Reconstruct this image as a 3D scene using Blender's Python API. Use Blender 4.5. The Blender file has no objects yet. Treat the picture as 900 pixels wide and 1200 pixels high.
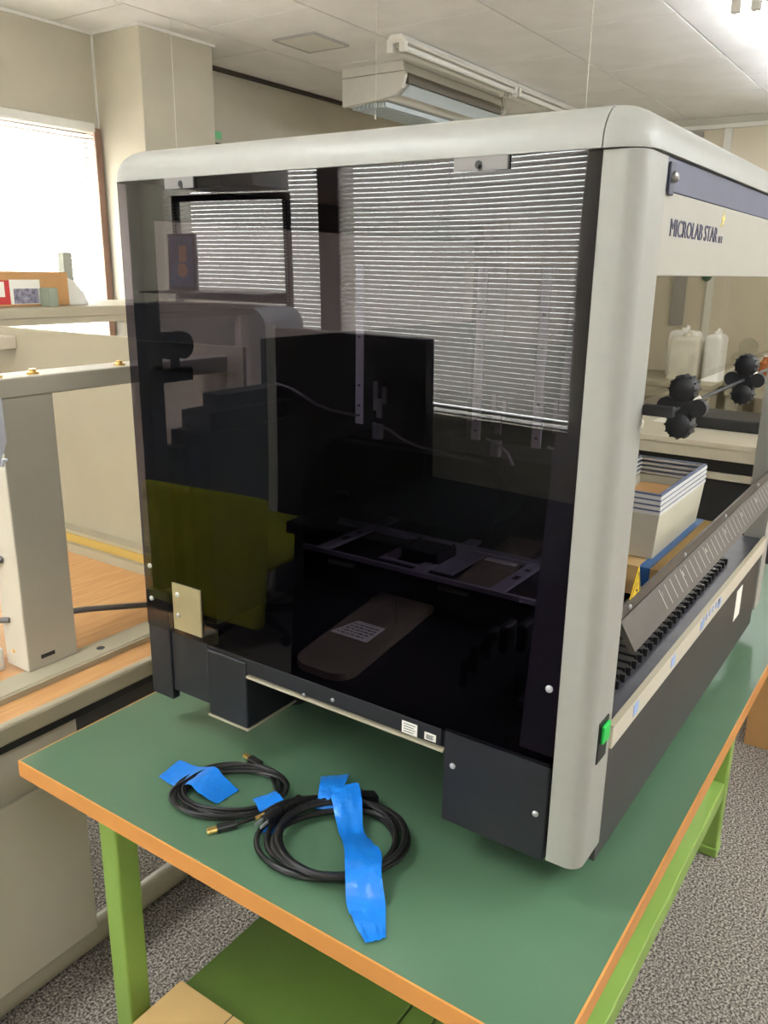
import bpy, bmesh, math, random
from mathutils import Vector, Matrix
random.seed(7)
PI = math.pi
sc = bpy.context.scene
COL = sc.collection

# ------------------------------------------------------------------ camera, world, exposure
cam_d = bpy.data.cameras.new('camera'); cam = bpy.data.objects.new('camera', cam_d); COL.objects.link(cam)
yaw, pitch, roll = 0.598, -0.2841, 0.0147
f = Vector((math.cos(yaw)*math.cos(pitch), math.sin(yaw)*math.cos(pitch), math.sin(pitch)))
r = f.cross(Vector((0, 0, 1))).normalized(); u = r.cross(f)
c_, s_ = math.cos(roll), math.sin(roll)
R, U = c_*r + s_*u, -s_*r + c_*u
M = Matrix((R, U, -f)).transposed().to_4x4(); M.translation = Vector((-0.8657, -0.2859, 0.7908))
cam.matrix_world = M
cam_d.sensor_fit = 'HORIZONTAL'; cam_d.sensor_width = 36; cam_d.lens = 970.4/900*36
cam_d.clip_start = 0.02; cam_d.clip_end = 200
sc.camera = cam
w = bpy.data.worlds.new('daylight'); sc.world = w; w.use_nodes = True
w.node_tree.nodes['Background'].inputs[0].default_value = (1.0, 1.0, 0.99, 1)
w.node_tree.nodes['Background'].inputs[1].default_value = 15.5
sc.view_settings.view_transform = 'Standard'; sc.view_settings.look = 'None'
sc.view_settings.gamma = 1; sc.view_settings.use_curve_mapping = False
sc.view_settings.exposure = 0.93
sc.cycles.max_bounces = 10; sc.cycles.transparent_max_bounces = 24
sc.cycles.diffuse_bounces = 5; sc.cycles.glossy_bounces = 5
sc.cycles.sample_clamp_indirect = 8.0
TUBE = 48.0            # emission of a lit fluorescent tube

# room extents (z = 0 is the top of the green table; the floor lies 0.734 m below)
ZF, ZC = -0.734, 1.87
X0, X1, Y0, Y1 = -2.4, 5.79, -3.2, 3.43

# ------------------------------------------------------------------ materials
def srgb(r, g, b):
    return tuple((v/255/12.92 if v/255 <= 0.04045 else ((v/255+0.055)/1.055)**2.4) for v in (r, g, b))
MATS = {}
def mat(name, rgb, rough=0.5, metal=0.0, noise=0.0, scale=20.0, bump=0.0, bscale=200.0, spec=None, coat=0.0, rgb2=None, stretch=None):
    if name in MATS: return MATS[name]
    m = bpy.data.materials.new(name); m.use_nodes = True; nt = m.node_tree; b = nt.nodes['Principled BSDF']
    c = (*rgb, 1)
    b.inputs['Base Color'].default_value = c; b.inputs['Roughness'].default_value = rough
    b.inputs['Metallic'].default_value = metal
    if spec is not None: b.inputs['Specular IOR Level'].default_value = spec
    if coat: b.inputs['Coat Weight'].default_value = coat; b.inputs['Coat Roughness'].default_value = 0.1
    tc = nt.nodes.new('ShaderNodeTexCoord'); src = tc.outputs['Object']
    if stretch:
        mp = nt.nodes.new('ShaderNodeMapping'); mp.inputs['Scale'].default_value = stretch
        nt.links.new(src, mp.inputs['Vector']); src = mp.outputs['Vector']
    nz = nt.nodes.new('ShaderNodeTexNoise'); nz.inputs['Scale'].default_value = scale; nz.inputs['Detail'].default_value = 6
    nt.links.new(src, nz.inputs['Vector'])
    rp = nt.nodes.new('ShaderNodeValToRGB'); rp.color_ramp.elements[0].position = 0.3; rp.color_ramp.elements[1].position = 0.7
    a = rgb2 if rgb2 else tuple(v*(1-noise) for v in rgb)
    rp.color_ramp.elements[0].color = (*a, 1); rp.color_ramp.elements[1].color = (*[min(1, v*(1+noise*0.4)) for v in rgb], 1)
    nt.links.new(nz.outputs['Fac'], rp.inputs['Fac']); nt.links.new(rp.outputs['Color'], b.inputs['Base Color'])
    if bump:
        n2 = nt.nodes.new('ShaderNodeTexNoise'); n2.inputs['Scale'].default_value = bscale; n2.inputs['Detail'].default_value = 3
        nt.links.new(src, n2.inputs['Vector'])
        bp = nt.nodes.new('ShaderNodeBump'); bp.inputs['Strength'].default_value = bump; bp.inputs['Distance'].default_value = 0.002
        nt.links.new(n2.outputs['Fac'], bp.inputs['Height']); nt.links.new(bp.outputs['Normal'], b.inputs['Normal'])
    MATS[name] = m; return m
def emit(name, rgb, strength):
    m = bpy.data.materials.new(name); m.use_nodes = True; b = m.node_tree.nodes['Principled BSDF']
    b.inputs['Base Color'].default_value = (.8, .8, .8, 1)
    b.inputs['Emission Color'].default_value = (*rgb, 1); b.inputs['Emission Strength'].default_value = strength
    return m
def glass(name, tint, ior, rough=0.0, wave=0.0):
    """thin sheet: tinted see-through plus a Fresnel mirror on the outward faces"""
    m = bpy.data.materials.new(name); m.use_nodes = True; nt = m.node_tree
    nt.nodes.clear(); out = nt.nodes.new('ShaderNodeOutputMaterial')
    tr = nt.nodes.new('ShaderNodeBsdfTransparent'); tr.inputs[0].default_value = (*tint, 1)
    gl = nt.nodes.new('ShaderNodeBsdfGlossy'); gl.inputs['Roughness'].default_value = rough
    fr = nt.nodes.new('ShaderNodeFresnel'); fr.inputs['IOR'].default_value = ior
    ge = nt.nodes.new('ShaderNodeNewGeometry')
    sub = nt.nodes.new('ShaderNodeMath'); sub.operation = 'SUBTRACT'; sub.inputs[0].default_value = 1
    mul = nt.nodes.new('ShaderNodeMath'); mul.operation = 'MULTIPLY'
    nt.links.new(ge.outputs['Backfacing'], sub.inputs[1]); nt.links.new(fr.outputs[0], mul.inputs[0]); nt.links.new(sub.outputs[0], mul.inputs[1])
    mx = nt.nodes.new('ShaderNodeMixShader'); nt.links.new(mul.outputs[0], mx.inputs[0])
    nt.links.new(tr.outputs[0], mx.inputs[1]); nt.links.new(gl.outputs[0], mx.inputs[2]); nt.links.new(mx.outputs[0], out.inputs[0])
    if wave:
        tc = nt.nodes.new('ShaderNodeTexCoord'); nz = nt.nodes.new('ShaderNodeTexNoise'); nz.inputs['Scale'].default_value = 1.6; nz.inputs['Detail'].default_value = 0
        bp = nt.nodes.new('ShaderNodeBump'); bp.inputs['Strength'].default_value = 1; bp.inputs['Distance'].default_value = wave
        nt.links.new(tc.outputs['Object'], nz.inputs['Vector']); nt.links.new(nz.outputs['Fac'], bp.inputs['Height'])
        nt.links.new(bp.outputs['Normal'], gl.inputs['Normal'])
    return m

WALL = mat('painted_wall', srgb(190, 184, 166), 0.85, noise=0.10, scale=3, bump=0.15, bscale=90)
WALL2 = mat('beige_partition_board', srgb(214, 204, 182), 0.7, noise=0.05, scale=2)
CEIL = mat('ceiling_board', srgb(246, 245, 243), 0.9, noise=0.07, scale=4, bump=0.2, bscale=300)
SEAM = mat('ceiling_gap', srgb(120, 116, 108), 0.9)
WHITE = mat('white_enamel', srgb(226, 224, 216), 0.4, noise=0.04)
MACH = mat('textured_machine_paint', srgb(158, 157, 148), 0.42, noise=0.03, scale=60, bump=0.12, bscale=900)
BLACK = mat('black_powder_coat', srgb(30, 30, 34), 0.45, noise=0.15, scale=30, bump=0.15, bscale=900)
BLACKIN = mat('black_interior', srgb(20, 20, 23), 0.6, noise=0.2, scale=15)
DARK = mat('dark_grey_panel', srgb(58, 57, 54), 0.5, noise=0.12, scale=10)
FLAPM = mat('dark_bronze_anodised', srgb(86, 80, 73), 0.45, metal=0.3, noise=0.08, scale=30)
STEEL = mat('brushed_steel', srgb(150, 148, 145), 0.35, metal=0.9, noise=0.1, scale=60)
ALU = mat('aluminium', srgb(190, 190, 190), 0.4, metal=0.6, noise=0.06, scale=50)
PLATE = mat('zinc_plate', srgb(196, 184, 146), 0.35, metal=0.6, noise=0.1, scale=10)
SLATE = mat('slate_blue_band', srgb(84, 86, 104), 0.5, noise=0.05)
PANEL = mat('warm_grey_front_panel', srgb(166, 162, 150), 0.45, noise=0.03)
TEXT = mat('navy_print', srgb(62, 62, 88), 0.5)
TEXTW = mat('white_print', srgb(205, 200, 190), 0.5)
INK = mat('dark_ink', srgb(50, 48, 46), 0.6)
YEL = mat('warning_yellow', srgb(238, 196, 30), 0.5)
GREENT = mat('green_laminate', srgb(80, 110, 84), 0.3, noise=0.10, scale=5, bump=0.03, bscale=400)
ORANGE = mat('orange_edge_band', srgb(206, 140, 72), 0.45, noise=0.12, scale=8)
GLEG = mat('green_painted_steel', srgb(140, 172, 82), 0.4, noise=0.06, scale=10)
GSHELF = mat('olive_green_shelf', srgb(92, 118, 48), 0.45, noise=0.10, scale=6)
CARD = mat('cardboard', srgb(190, 144, 92), 0.85, noise=0.08, scale=12, bump=0.1, bscale=150)
CARD2 = mat('pale_cardboard', srgb(208, 172, 112), 0.85, noise=0.08, scale=12)
TAPE = mat('blue_tape', srgb(28, 122, 214), 0.28, noise=0.12, scale=40, bump=0.35, bscale=90)
TAPE2 = mat('dark_blue_tape', srgb(44, 100, 160), 0.35, noise=0.08, scale=30)
CABLE = mat('black_cable_rubber', srgb(26, 25, 25), 0.35)
GOLD = mat('gold_plated_connector', srgb(236, 200, 124), 0.3, metal=0.9, noise=0.1)
CREAM = mat('cream_enamel', srgb(172, 164, 140), 0.45, noise=0.04, scale=8)
CREAM2 = mat('grey_cream_enamel', srgb(198, 190, 172), 0.5, noise=0.06, scale=6)
GLOSSP = mat('glossy_greige_panel', srgb(205, 198, 178), 0.25, noise=0.04, scale=6)
WOOD = mat('bench_wood', srgb(214, 166, 110), 0.45, noise=0.0, rgb2=srgb(196, 144, 90), scale=6, stretch=(1.2, 14, 1))
GREYC = mat('grey_hose', srgb(104, 100, 98), 0.4)
MDARK = mat('dark_brown_frame', srgb(58, 46, 42), 0.6, noise=0.1)
BOARD = mat('grey_brown_board', srgb(118, 108, 88), 0.8, noise=0.1, scale=12)
PAPER = mat('paper', srgb(235, 232, 220), 0.7, noise=0.03)
LAV = mat('pale_anodised_rail', srgb(160, 154, 166), 0.4, metal=0.2, noise=0.05)
RIBBON = mat('grey_ribbon_cable', srgb(150, 148, 150), 0.5)
JUGW = mat('white_polyethylene', srgb(246, 246, 244), 0.4, noise=0.03)
JUGC = mat('cloudy_polyethylene', srgb(226, 222, 210), 0.4, noise=0.12, scale=10)
BINM = mat('pale_bin_plastic', srgb(206, 200, 176), 0.45, noise=0.05, scale=8)
BLUEG = mat('blue_grey_rim', srgb(96, 104, 128), 0.5)
RED = mat('red_print', srgb(186, 44, 44), 0.6)
GREEN = mat('green_plastic', srgb(40, 190, 80), 0.35)
GTAPE = mat('green_masking_tape', srgb(120, 200, 140), 0.7)
LIME = mat('lime_upholstery', srgb(176, 176, 44), 0.8, noise=0.1)
GREYB = mat('dull_blue_grey_casing', srgb(128, 134, 148), 0.6, noise=0.1)
STICK = mat('pale_blue_sticker', srgb(150, 175, 220), 0.5)
TEETH = mat('black_teeth_plastic', srgb(28, 27, 28), 0.4)
DECKM = mat('dark_deck_metal', srgb(92, 92, 98), 0.38, metal=0.6, noise=0.15, scale=30)
POSTER = mat('poster_print', srgb(60, 90, 150), 0.6, noise=0.0, rgb2=srgb(190, 110, 70), scale=5)
PHOTO = mat('printed_photo', srgb(170, 165, 175), 0.6, rgb2=srgb(70, 66, 90), scale=60)
LOUV = mat('window_lit_louver', srgb(214, 226, 232), 0.35)  # bluish window light on louver and grille is put into the colour
TUBEM = emit('lit_tube', (0.95, 0.99, 1.05), TUBE)
TUBEW = emit('weakly_lit_tube', (0.95, 0.99, 1.05), TUBE*0.3)
TUBEOFF = mat('unlit_tube', srgb(240, 240, 236), 0.3)
GLASS_SIDE = glass('tinted_acrylic', tuple(v**0.5 for v in (0.155, 0.138, 0.175)), 1.58, wave=0.004)
GLASS_FRONT = glass('smoked_acrylic', (0.86, 0.85, 0.82), 1.06)
GLASS_WIN = glass('window_glass', (0.95, 0.97, 0.97), 1.45)
def blind_mat():
    m = bpy.data.materials.new('blind_slat'); m.use_nodes = True; nt = m.node_tree; nt.nodes.clear()
    out = nt.nodes.new('ShaderNodeOutputMaterial'); d = nt.nodes.new('ShaderNodeBsdfDiffuse'); t = nt.nodes.new('ShaderNodeBsdfTranslucent')
    d.inputs[0].default_value = (.62, .60, .57, 1); t.inputs[0].default_value = (.76, .68, .60, 1)
    mx = nt.nodes.new('ShaderNodeMixShader'); mx.inputs[0].default_value = 0.20
    nt.links.new(d.outputs[0], mx.inputs[1]); nt.links.new(t.outputs[0], mx.inputs[2]); nt.links.new(mx.outputs[0], out.inputs[0])
    return m
SLATM = blind_mat()
def carpet_mat():
    m = bpy.data.materials.new('loop_pile_carpet'); m.use_nodes = True; nt = m.node_tree; b = nt.nodes['Principled BSDF']
    tc = nt.nodes.new('ShaderNodeTexCoord'); n1 = nt.nodes.new('ShaderNodeTexNoise'); n1.inputs['Scale'].default_value = 170; n1.inputs['Detail'].default_value = 4; n1.inputs['Roughness'].default_value = 0.7
    n3 = nt.nodes.new('ShaderNodeTexNoise'); n3.inputs['Scale'].default_value = 3
    rp = nt.nodes.new('ShaderNodeValToRGB'); e = rp.color_ramp.elements
    e[0].position = 0.40; e[0].color = (*srgb(68, 64, 60), 1); e[1].position = 0.60; e[1].color = (*srgb(196, 187, 175), 1)
    k = e.new(0.5); k.color = (*srgb(132, 124, 115), 1)
    nt.links.new(tc.outputs['Object'], n1.inputs['Vector']); nt.links.new(n1.outputs['Fac'], rp.inputs['Fac'])
    nt.links.new(rp.outputs['Color'], b.inputs['Base Color']); b.inputs['Roughness'].default_value = 0.95
    b.inputs['Specular IOR Level'].default_value = 0.1
    bp = nt.nodes.new('ShaderNodeBump'); bp.inputs['Strength'].default_value = 0.6; bp.inputs['Distance'].default_value = 0.004
    nt.links.new(n1.outputs['Fac'], bp.inputs['Height']); nt.links.new(bp.outputs['Normal'], b.inputs['Normal'])
    return m
CARPET = carpet_mat()

# ------------------------------------------------------------------ helpers (geometry is given in world coordinates)
def bx(bm, x0, x1, y0, y1, z0, z1, bev=0.0, seg=2):
    vs = [bm.verts.new((x, y, z)) for z in (z0, z1) for y in (y0, y1) for x in (x0, x1)]
    q = [(0, 2, 3, 1), (4, 5, 7, 6), (0, 1, 5, 4), (2, 6, 7, 3), (0, 4, 6, 2), (1, 3, 7, 5)]
    fs = [bm.faces.new([vs[i] for i in k]) for k in q]
    if bev:
        es = list({e for fc in fs for e in fc.edges})
        bmesh.ops.bevel(bm, geom=es, offset=bev, segments=seg, profile=0.5, affect='EDGES')
    return bm
def box(*a, **k): return bx(bmesh.new(), *a, **k)
def prism(bm, pts, d):
    """extrude polygon pts (3D) along vector d"""
    d = Vector(d); a = [bm.verts.new(q) for q in pts]; b = [bm.verts.new(Vector(q)+d) for q in pts]; n = len(a)
    bm.faces.new(a); bm.faces.new(b[::-1])
    for i in range(n): bm.faces.new((a[i], b[i], b[(i+1) % n], a[(i+1) % n]))
    bmesh.ops.recalc_face_normals(bm, faces=bm.faces[:]); return bm
def tube(bm, pts, rad, n=10, closed=False, flat=1.0):
    pts = [Vector(q) for q in pts]; m = len(pts); rings = []; prev = None
    for i in range(m):
        a = pts[(i-1) % m] if (closed or i) else pts[i]; b = pts[(i+1) % m] if (closed or i < m-1) else pts[i]
        t = (b-a).normalized()
        up = Vector((0, 0, 1)) if abs(t.z) < 0.95 else Vector((1, 0, 0))
        s = t.cross(up).normalized(); v = s.cross(t)
        rr = rad[i] if isinstance(rad, (list, tuple)) else rad
        rings.append([bm.verts.new(pts[i] + s*math.cos(2*PI*k/n)*rr + v*math.sin(2*PI*k/n)*rr*flat) for k in range(n)])
    for i in range(m if closed else m-1):
        A, B = rings[i], rings[(i+1) % m]
        for k in range(n): bm.faces.new((A[k], B[k], B[(k+1) % n], A[(k+1) % n]))
    if not closed: bm.faces.new(rings[0]); bm.faces.new(rings[-1][::-1])
    bmesh.ops.recalc_face_normals(bm, faces=bm.faces[:]); return bm
def rrect(x0, x1, y0, y1, rc, k=5):
    o = []
    for (cx, cy, a0) in ((x1-rc, y0+rc, -PI/2), (x1-rc, y1-rc, 0), (x0+rc, y1-rc, PI/2), (x0+rc, y0+rc, PI)):
        for i in range(k+1):
            a = a0 + PI/2*i/k; o.append((cx+rc*math.cos(a), cy+rc*math.sin(a)))
    return o
def slab(bm, x0, x1, y0, y1, z0, z1, rc, rt, k=5, n=6):
    rings = []
    prof = [(0, z0)] + [(rt*(1-math.cos(PI/2*i/n)), z1-rt+rt*math.sin(PI/2*i/n)) for i in range(n+1)]
    for ins, z in prof:
        rings.append([bm.verts.new((x, y, z)) for x, y in rrect(x0+ins, x1-ins, y0+ins, y1-ins, max(rc-ins*0.5, 0.004), k)])
    m = len(rings[0])
    for A, B in zip(rings, rings[1:]):
        for i in range(m): bm.faces.new((A[i], A[(i+1) % m], B[(i+1) % m], B[i]))
    bm.faces.new(rings[0][::-1]); bm.faces.new(rings[-1]); return bm
def cyl(bm, c, axis, rad, length, n=16, bev=0.0):
    c = Vector(c); a = Vector(axis).normalized(); return tube(bm, [c, c+a*length], rad, n)
ORG = {}
def obj(name, bm, m, parent=None, smooth=False, origin=None):
    me = bpy.data.meshes.new(name)
    if parent is not None: o0 = ORG[parent.name]
    elif origin is not None: o0 = Vector(origin)
    else:
        vs = [v.co for v in bm.verts]
        o0 = Vector(((min(v.x for v in vs)+max(v.x for v in vs))/2, (min(v.y for v in vs)+max(v.y for v in vs))/2, min(v.z for v in vs)))
    bmesh.ops.translate(bm, verts=bm.verts[:], vec=-o0)
    if smooth:
        for fc in bm.faces: fc.smooth = True
        for e in bm.edges:
            if len(e.link_faces) == 2 and e.calc_face_angle(0) > math.radians(40): e.smooth = False
    bm.to_mesh(me); bm.free()
    for mm in (m if isinstance(m, (list, tuple)) else [m]): me.materials.append(mm)
    o = bpy.data.objects.new(name, me); COL.objects.link(o)
    if parent is not None: o.parent = parent
    else: o.location = o0
    ORG[o.name] = o0; return o
def piece(name, mesh, loc, parent):
    """copy of an alike piece sharing one mesh; loc in world coordinates"""
    o = bpy.data.objects.new(name, mesh); COL.objects.link(o); o.parent = parent
    o.location = Vector(loc) - ORG[parent.name]; ORG[o.name] = Vector(loc); return o
def mesh_of(bm, m, name, smooth=False):
    me = bpy.data.meshes.new(name)
    if smooth:
        for fc in bm.faces: fc.smooth = True
    bm.to_mesh(me); bm.free(); me.materials.append(m); return me
def thing(name, label, cat, loc, group=None):
    o = bpy.data.objects.new(name, None); COL.objects.link(o); o.location = loc; o.empty_display_size = 0.05
    o['label'] = label; o['category'] = cat
    if group: o['group'] = group
    ORG[o.name] = Vector(loc); return o
def tag(o, label, cat, group=None):
    o['label'] = label; o['category'] = cat
    if group: o['group'] = group
    return o
def struct(name, bm, m, **k):
    o = obj(name, bm, m, **k); o['kind'] = 'structure'; return o
def lab(o, s): o['label'] = s; return o
def screw(parent, c, axis, rad=0.004, m=None, h=0.003):
    bm = bmesh.new(); a = Vector(axis).normalized(); c = Vector(c)
    tube(bm, [c, c+a*h*0.6, c+a*h], [rad, rad, rad*0.55], 10)
    return obj('screw', bm, m or ALU, parent, smooth=True)
def textmesh(parent, body, size, loc, xdir, ydir, m, name='lettering', sx=1.0, align='LEFT', depth=0.0004):
    cu = bpy.data.curves.new(name, 'FONT'); cu.body = body; cu.size = size; cu.extrude = depth; cu.align_x = align; cu.resolution_u = 3
    t = bpy.data.objects.new('tmp', cu); COL.objects.link(t)
    dg = bpy.context.evaluated_depsgraph_get(); me = bpy.data.meshes.new_from_object(t.evaluated_get(dg))
    bpy.data.objects.remove(t)
    X, Y = Vector(xdir).normalized(), Vector(ydir).normalized(); Z = X.cross(Y)
    mt = Matrix((X*sx, Y, Z)).transposed().to_4x4(); mt.translation = Vector(loc) - ORG[parent.name]
    me.transform(mt); me.materials.clear(); me.materials.append(m)
    o = bpy.data.objects.new(name, me); COL.objects.link(o); o.parent = parent; ORG[o.name] = ORG[parent.name]; return o

# ------------------------------------------------------------------ the room
struct('floor', box(X0-.2, X1+.2, Y0-.2, Y1+.2, ZF-.1, ZF), CARPET, origin=(0, 0, ZF))
ce = struct('ceiling', box(X0-.2, X1+.2, Y0-.2, Y1+.2, ZC+.012, ZC+.12), SEAM, origin=(0, 0, ZC+.012))
TY, TX = 0.65, 0.9
tl = bx(bmesh.new(), -TX/2+.0035, TX/2-.0035, -TY/2+.0035, TY/2-.0035, 0, .011, bev=0.002, seg=1)
tile_me = mesh_of(tl, CEIL, 'ceiling_tile')
ys = [0.965 + TY*k for k in range(-7, 4)]
for j, y in enumerate(ys):
    xoff = 0.9 + (0.45 if j % 2 else 0)
    for i in range(-5, 7):
        xa, xb, ya, yb = xoff+TX*i, xoff+TX*(i+1), y, y+TY
        if xb < X0 or xa > X1 or yb < Y0 or ya > Y1: continue
        if xa >= X0 and xb <= X1 and yb <= Y1 and ya >= Y0:
            piece('ceiling_tile', tile_me, ((xa+xb)/2, (ya+yb)/2, ZC), ce)
        else:
            obj('ceiling_tile', box(max(xa, X0)+.0035, min(xb, X1)-.0035, max(ya, Y0)+.0035, min(yb, Y1)-.0035, ZC, ZC+.011), CEIL, ce)
# back wall with one window (seen directly, left), far wall, front wall, window wall behind the camera
def wall_y(name, y0, y1, xa, xb, wins, m):
    bm = bmesh.new(); xs = sorted(wins); cur = xa
    for (wx0, wx1, wz0, wz1) in xs:
        bx(bm, cur, wx0, y0, y1, ZF, ZC+.01); bx(bm, wx0, wx1, y0, y1, ZF, wz0); bx(bm, wx0, wx1, y0, y1, wz1, ZC+.01); cur = wx1
    bx(bm, cur, xb, y0, y1, ZF, ZC+.01); return struct(name, bm, m)
def wall_x(name, x0, x1, ya, yb, wins, m):
    bm = bmesh.new(); cur = ya
    for (wy0, wy1, wz0, wz1) in sorted(wins):
        bx(bm, x0, x1, cur, wy0, ZF, ZC+.01); bx(bm, x0, x1, wy0, wy1, ZF, wz0); bx(bm, x0, x1, wy0, wy1, wz1, ZC+.01); cur = wy1
    bx(bm, x0, x1, cur, yb, ZF, ZC+.01); return struct(name, bm, m)
wall_y('wall_back', Y1, Y1+.15, X0-.15, X1+.15, [(0.15, 1.97, 0.10, 1.42)], WALL)
wall_x('wall_left', X0-.15, X0, Y0, Y1, [(1.0, 2.25, 0.15, 1.57), (2.28, 3.41, 0.15, 1.57)], WALL)
wall_y('wall_front', Y0-.15, Y0, X0-.15, X1+.15, [], WALL)
wall_x('wall_right', X1, X1+.15, Y0, Y1, [], WALL2)
# recessed beam / pillar by the window
struct('trim_1', box(2.02, 2.485, 3.09, Y1, ZF, ZC, bev=0.004), WALL)
bm = bmesh.new()
bx(bm, X0, 2.02, Y1-.012, Y1, ZC-.012, ZC); bx(bm, 2.008, 2.02, 3.09, Y1, ZC-.012, ZC); bx(bm, 2.008, 2.497, 3.078, 3.09, ZC-.012, ZC)
bx(bm, 2.012, 2.02, Y1-.01, Y1, 1.42, ZC-.012)
struct('trim_2', bm, WHITE)
struct('trim_3', box(2.485, X1, Y1-.03, Y1-.001, ZC-.02, ZC-.001), mat('gap_shadow_line', srgb(70, 62, 55), .9))  # dark strip standing in for the shadow line between wall and ceiling
# far wall: soffit strip, white rail and uprights
bm = bmesh.new(); bx(bm, X1-.03, X1, Y0, Y1-.03, 1.79, 1.82, bev=.003)
for y in (-1.2, -0.35, 0.48, 1.33, 2.18, 3.03): bx(bm, X1-.02, X1, y-.025, y+.025, ZF, 1.79)
struct('trim_4', bm, WHITE)
struct('trim_5', box(X1-.012, X1-.001, Y0, Y1-.031, 1.82, ZC-.001), mat('grey_soffit', srgb(190, 186, 172), .8))
# windows: frame, panes
def window(name, axis, a0, a1, z0, z1, wallp, out, t=.03, mull=True):
    """axis 'x': wall plane x=wallp; spans y a0..a1.  out = outward sign"""
    bm = bmesh.new()
    def b(p0, p1, q0, q1, n0, n1, bmm):
        lo, hi = sorted((wallp+out*n0, wallp+out*n1))
        if axis == 'y': bx(bmm, p0, p1, lo, hi, q0, q1)
        else: bx(bmm, lo, hi, p0, p1, q0, q1)
    mid = (a0+a1)/2
    b(a0, a0+t, z0, z1, .03, .09, bm); b(a1-t, a1, z0, z1, .03, .09, bm); b(a0+t, a1-t, z0, z0+t, .03, .09, bm); b(a0+t, a1-t, z1-t, z1, .03, .09, bm)
    if mull: b(mid-.02, mid+.02, z0+t, z1-t, .03, .09, bm)
    o = struct(name, bm, mat('window_frame_metal', srgb(120, 112, 104), .4, metal=.4))
    for p, q in (((a0+t, mid-.02), (mid+.02, a1-t)) if mull else ((a0+t, a1-t),)):
        g = bmesh.new(); b(p, q, z0+t, z1-t, .055, .061, g); obj('pane', g, GLASS_WIN, o)
    return o
window('window_1', 'y', 0.15, 1.97, 0.10, 1.42, Y1, 1)
window('window_2', 'x', 1.0, 2.25, 0.15, 1.57, X0, -1, .008, False)
window('window_3', 'x', 2.28, 3.41, 0.15, 1.57, X0, -1, .008, False)
struct('trim_6', box(1.972, 2.008, Y1-.03, Y1-.001, 0.05, 1.44), mat('brown_reveal', srgb(130, 100, 84), .6))
bm = bmesh.new(); bx(bm, X0-.001, X0+.035, 2.205, 2.325, 0.1, 1.6); struct('trim_7', bm, MDARK)
def blind(axis, a0, a1, z0, z1, pos, sgn, label, tilt, pitch=.0215):
    """pos = plane of the slats; sgn = direction into the room"""
    L = a1-a0; ctr = ((a0+a1)/2, pos) if axis == 'y' else (pos, (a0+a1)/2)
    t = thing('window_blind', label, 'blind', (ctr[0], ctr[1], z0), 'venetian blinds at the windows')
    bm = bmesh.new(); W_ = .0215; n = 5; pr = []
    for i in range(n):
        s = (i/(n-1)-.5)*W_; h = .0022*(1-(2*i/(n-1)-1)**2)
        ca, sa = math.cos(tilt), math.sin(tilt)
        pr.append((s*ca - h*sa, s*sa + h*ca))
    for s in (0, 1):
        pass
    A = []
    for d, z in pr:
        row = []
        for e in (-L/2, L/2):
            row.append(bm.verts.new((e, -sgn*d, z) if axis == 'y' else (-sgn*d, e, z)))
        A.append(row)
    for i in range(n-1): bm.faces.new((A[i][0], A[i][1], A[i+1][1], A[i+1][0]))
    me = mesh_of(bm, SLATM, 'slat', smooth=True)
    k = 0; z = z0+.03
    while z < z1-.04:
        piece('slat', me, (ctr[0], ctr[1], z), t); z += pitch; k += 1
    def rail(nm, za, zb, h):
        b_ = box(a0, a1, pos-h, pos+h, za, zb, bev=.004) if axis == 'y' else box(pos-h, pos+h, a0, a1, za, zb, bev=.004)
        obj(nm, b_, WHITE, t)
    rail('headrail', z1-.04, z1, .02); rail('bottom_rail', z0, z0+.014, .012)
    for fr in (.12, .5, .88):
        e = a0+fr*L; off = sgn*.0145
        b_ = box(e-.0012, e+.0012, pos+off-.0008, pos+off+.0008, z0+.014, z1-.04) if axis == 'y' else box(pos+off-.0008, pos+off+.0008, e-.0012, e+.0012, z0+.014, z1-.04)
        obj('ladder_cord', b_, WHITE, t)
    return t
blind('y', 0.13, 1.968, 0.12, 1.46, Y1-.022, -1, 'bright overexposed venetian blind on the window left of the pillar', math.radians(58))
blind('x', 0.985, 2.203, 0.184, 1.58, X0+.022, 1, 'wide closed venetian blind mirrored in the right half of the tinted panel', math.radians(60))
blind('x', 2.327, 3.425, 0.184, 1.58, X0+.022, 1, 'closed venetian blind mirrored in the left half of the tinted panel', math.radians(60))
# ------------------------------------------------------------------ ceiling fittings
def fixture(x0, x1, y, z, lit, label, group='fluorescent strip lights under the ceiling', n=1):
    t = thing('strip_light', label, 'ceiling light', ((x0+x1)/2, y, z), group)
    bm = bmesh.new(); prism(bm, [(x0, y-.055, z+.02), (x0, y-.03, z+.05), (x0, y+.03, z+.05), (x0, y+.055, z+.02), (x0, y+.05, z+.012), (x0, y-.05, z+.012)], (x1-x0, 0, 0))
    obj('housing', bm, WHITE, t)
    bm = bmesh.new()
    bx(bm, x0+.1, x0+.14, y-.02, y+.02, z+.05, ZC-.0005); bx(bm, x1-.14, x1-.1, y-.02, y+.02, z+.05, ZC-.0005)
    obj('ceiling_mount', bm, WHITE, t)
    for s in (-1, 1):
        bm = bmesh.new(); tube(bm, [(x0+.03, y+s*.035, z-.008), (x1-.03, y+s*.035, z-.008)], .0135, 12)
        obj('tube', bm, (TUBEW if lit == 2 else TUBEM) if lit else TUBEOFF, t, smooth=True)
        for xe in (x0, x1):
            d = .03 if xe == x0 else -.03
            lo, hi = sorted((xe, xe+d)); bm = box(lo, hi, y+s*.035-.018, y+s*.035+.018, z-.028, z+.02, bev=.005)
            obj('lamp_holder', bm, WHITE, t)
    return t
fixture(2.78, 4.0, 2.17, 1.815, False, 'unlit white twin tube strip light above the air conditioner')
fixture(4.02, 5.24, 2.17, 1.815, False, 'second unlit strip light continuing behind the first above the machine')
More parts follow.
